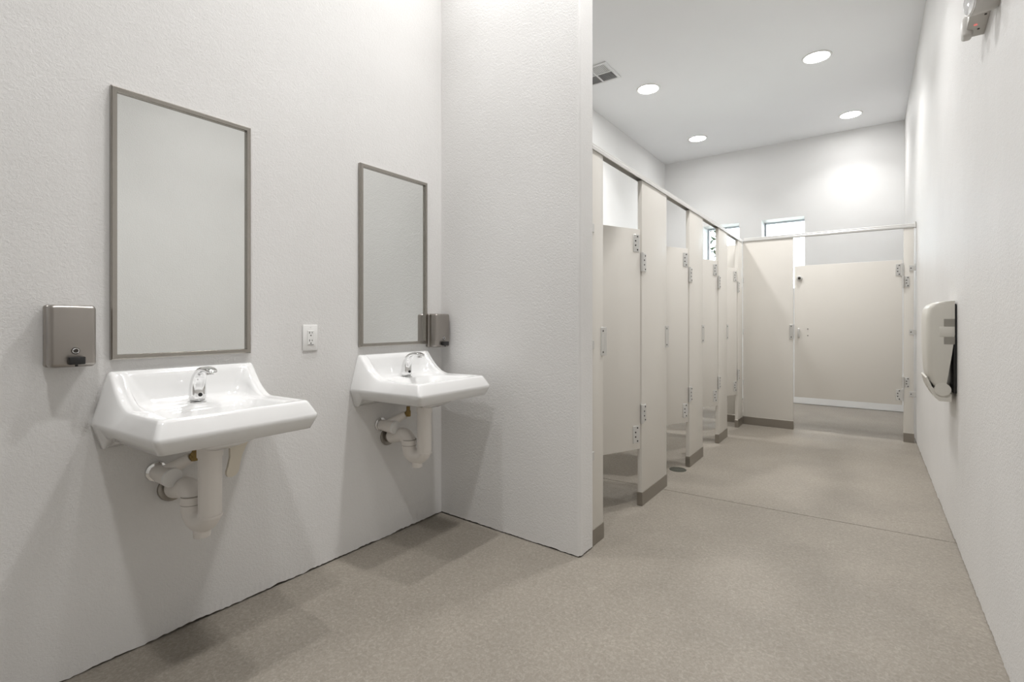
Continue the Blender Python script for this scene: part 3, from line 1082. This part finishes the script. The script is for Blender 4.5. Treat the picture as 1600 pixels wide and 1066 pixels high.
# paper mouth and lower tray
bm = bm_new()
prof = [(-0.020, 0.0), (-0.070, 0.0), (-0.088, 0.020), (-0.112, 0.070), (-0.124, 0.120), (-0.117, 0.125), (-0.098, 0.075), (-0.075, 0.045), (-0.020, 0.040)]
a = [bm.verts.new((x, 0.018, z)) for x, z in prof]
b = [bm.verts.new((x, 0.305, z)) for x, z in prof]
for i in range(len(a)):
    k = (i + 1) % len(a)
    bm.faces.new([a[i], a[k], b[k], b[i]])
bm.faces.new(a); bm.faces.new(b[::-1])
finish(bm, 'tray', 'disp', t, 30)
bm = bm_new()
tube(bm, [(-0.055, 0.012, 0.062), (-0.055, 0.316, 0.062)], 0.034, 20)
finish(bm, 'paper_roll_guard', 'disp', t, 40)
finish(box(bm_new(), -0.108, -0.094, 0.03, 0.296, 0.086, 0.104), 'paper_slot', 'dark', t)

# ------------------------------------------------------------------ emergency light (right wall, top)
t = thing('emergency_light', 'grey plastic emergency light with round lamp head high on the right wall', 'emergency light', (XR, 2.50, 2.29))
bm = bm_new()
# outline in the wall plane (y, z), extruded out of the wall with a rounded front
out = [(0.172, 0.004), (0.09, 0.018), (0.0, 0.040), (-0.10, 0.046), (-0.26, 0.046), (-0.28, 0.060), (-0.28, 0.15), (-0.26, 0.165), (0.16, 0.165), (0.178, 0.15), (0.180, 0.016)]
cy_, cz_ = -0.05, 0.095
secs = []
for (x, f) in ((-0.001, 1.0), (-0.034, 1.0), (-0.050, 0.97), (-0.057, 0.90)):
    secs.append([bm.verts.new((x, cy_ + (y - cy_) * (f * 0.5 + 0.5), cz_ + (z - cz_) * f)) for y, z in out])
n = len(out)
for A, B in zip(secs, secs[1:]):
    for i in range(n):
        bm.faces.new([A[i], A[(i + 1) % n], B[(i + 1) % n], B[i]])
bm.faces.new(secs[0]); bm.faces.new(secs[-1][::-1])
hs = finish(bm, 'housing', 'emb', t, 30)
for (x, y) in ((-0.012, 0.052), (-0.022, 0.128)):
    z = 0.018 + (0.09 - y) * 0.24 if y < 0.09 else 0.018 - (y - 0.09) * 0.17
    bm = bm_new()
    cyl(bm, (x, y, z + 0.004), (x, y, z - 0.002), 0.004, 10)
    finish(bm, 'screw', 'dark', hs)
bm = bm_new()
cyl(bm, (-0.034, 0.098, 0.022), (-0.034, 0.098, 0.0145), 0.0055, 14)
finish(bm, 'indicator', 'red', hs, 30)
bm = box(bm_new(), -0.068, -0.036, 0.125, 0.182, -0.006, 0.075, 0.010, 3)
finish(bm, 'end_cap', 'emb', t, 40)
bm = bm_new()
tube(bm, [(-0.006, -0.100, 0.012), (-0.060, -0.112, 0.008), (-0.074, -0.115, 0.007)], [0.040, 0.046, 0.046], 28)
lh = finish(bm, 'lamp_head', 'emb', t, 40)
bm = bm_new()
cyl(bm, (-0.073, -0.115, 0.007), (-0.081, -0.117, 0.0065), 0.042, 28, 0.004)
finish(bm, 'lamp_lens', 'lens', lh, 40)

# ------------------------------------------------------------------ outside the windows
bm = box(bm_new(), -30, 30, -30, 45, -0.35, -0.12)
struct(finish(bm, 'ground_outside', 'ground'))
t = thing('garden_tree', 'young green tree seen through the window above the third stall door', 'tree', (-2.72, 10.4, -0.12))
bm = bm_new()
tube(bm, [(0, 0, 0), (0.05, 0.02, 1.0), (0.02, 0, 2.0), (0.1, 0.05, 3.2), (0.08, 0, 4.0)], [0.07, 0.06, 0.05, 0.035, 0.015], 10)
finish(bm, 'trunk', 'bark', t, True)
bm = bm_new()
tips = []
for k in range(26):
    z0 = 1.6 + 2.2 * k / 26
    a = 2.4 * k
    ln = random.uniform(0.34, 0.55) * (1.1 - 0.25 * (z0 - 1.6) / 2.2)
    tip = Vector((0.06 + ln * math.cos(a), ln * math.sin(a), z0 + random.uniform(0.15, 0.45)))
    base = Vector((0.05, 0.02, z0))
    tube(bm, [base, base.lerp(tip, 0.5) + Vector((0, 0, 0.06)), tip], [0.014, 0.010, 0.004], 5)
    tips.append((base, tip))
finish(bm, 'branches', 'bark', t)
bm = bm_new()
for base, tip in tips:
    for q in range(10):
        c = base.lerp(tip, random.uniform(0.5, 1.05)) + Vector([random.uniform(-.09, .09) for _ in range(3)])
        R3 = Matrix.Rotation(random.uniform(0, 6.28), 3, 'Z') @ Matrix.Rotation(random.uniform(-0.9, 0.9), 3, 'X')
        pts = [Vector((0, -0.09, 0)), Vector((0.048, 0, 0.012)), Vector((0, 0.13, 0)), Vector((-0.048, 0, 0.012))]
        bm.faces.new([bm.verts.new(c + R3 @ p_) for p_ in pts])
o = finish(bm, 'leaves', 'leaf', t)
o['kind'] = 'stuff'
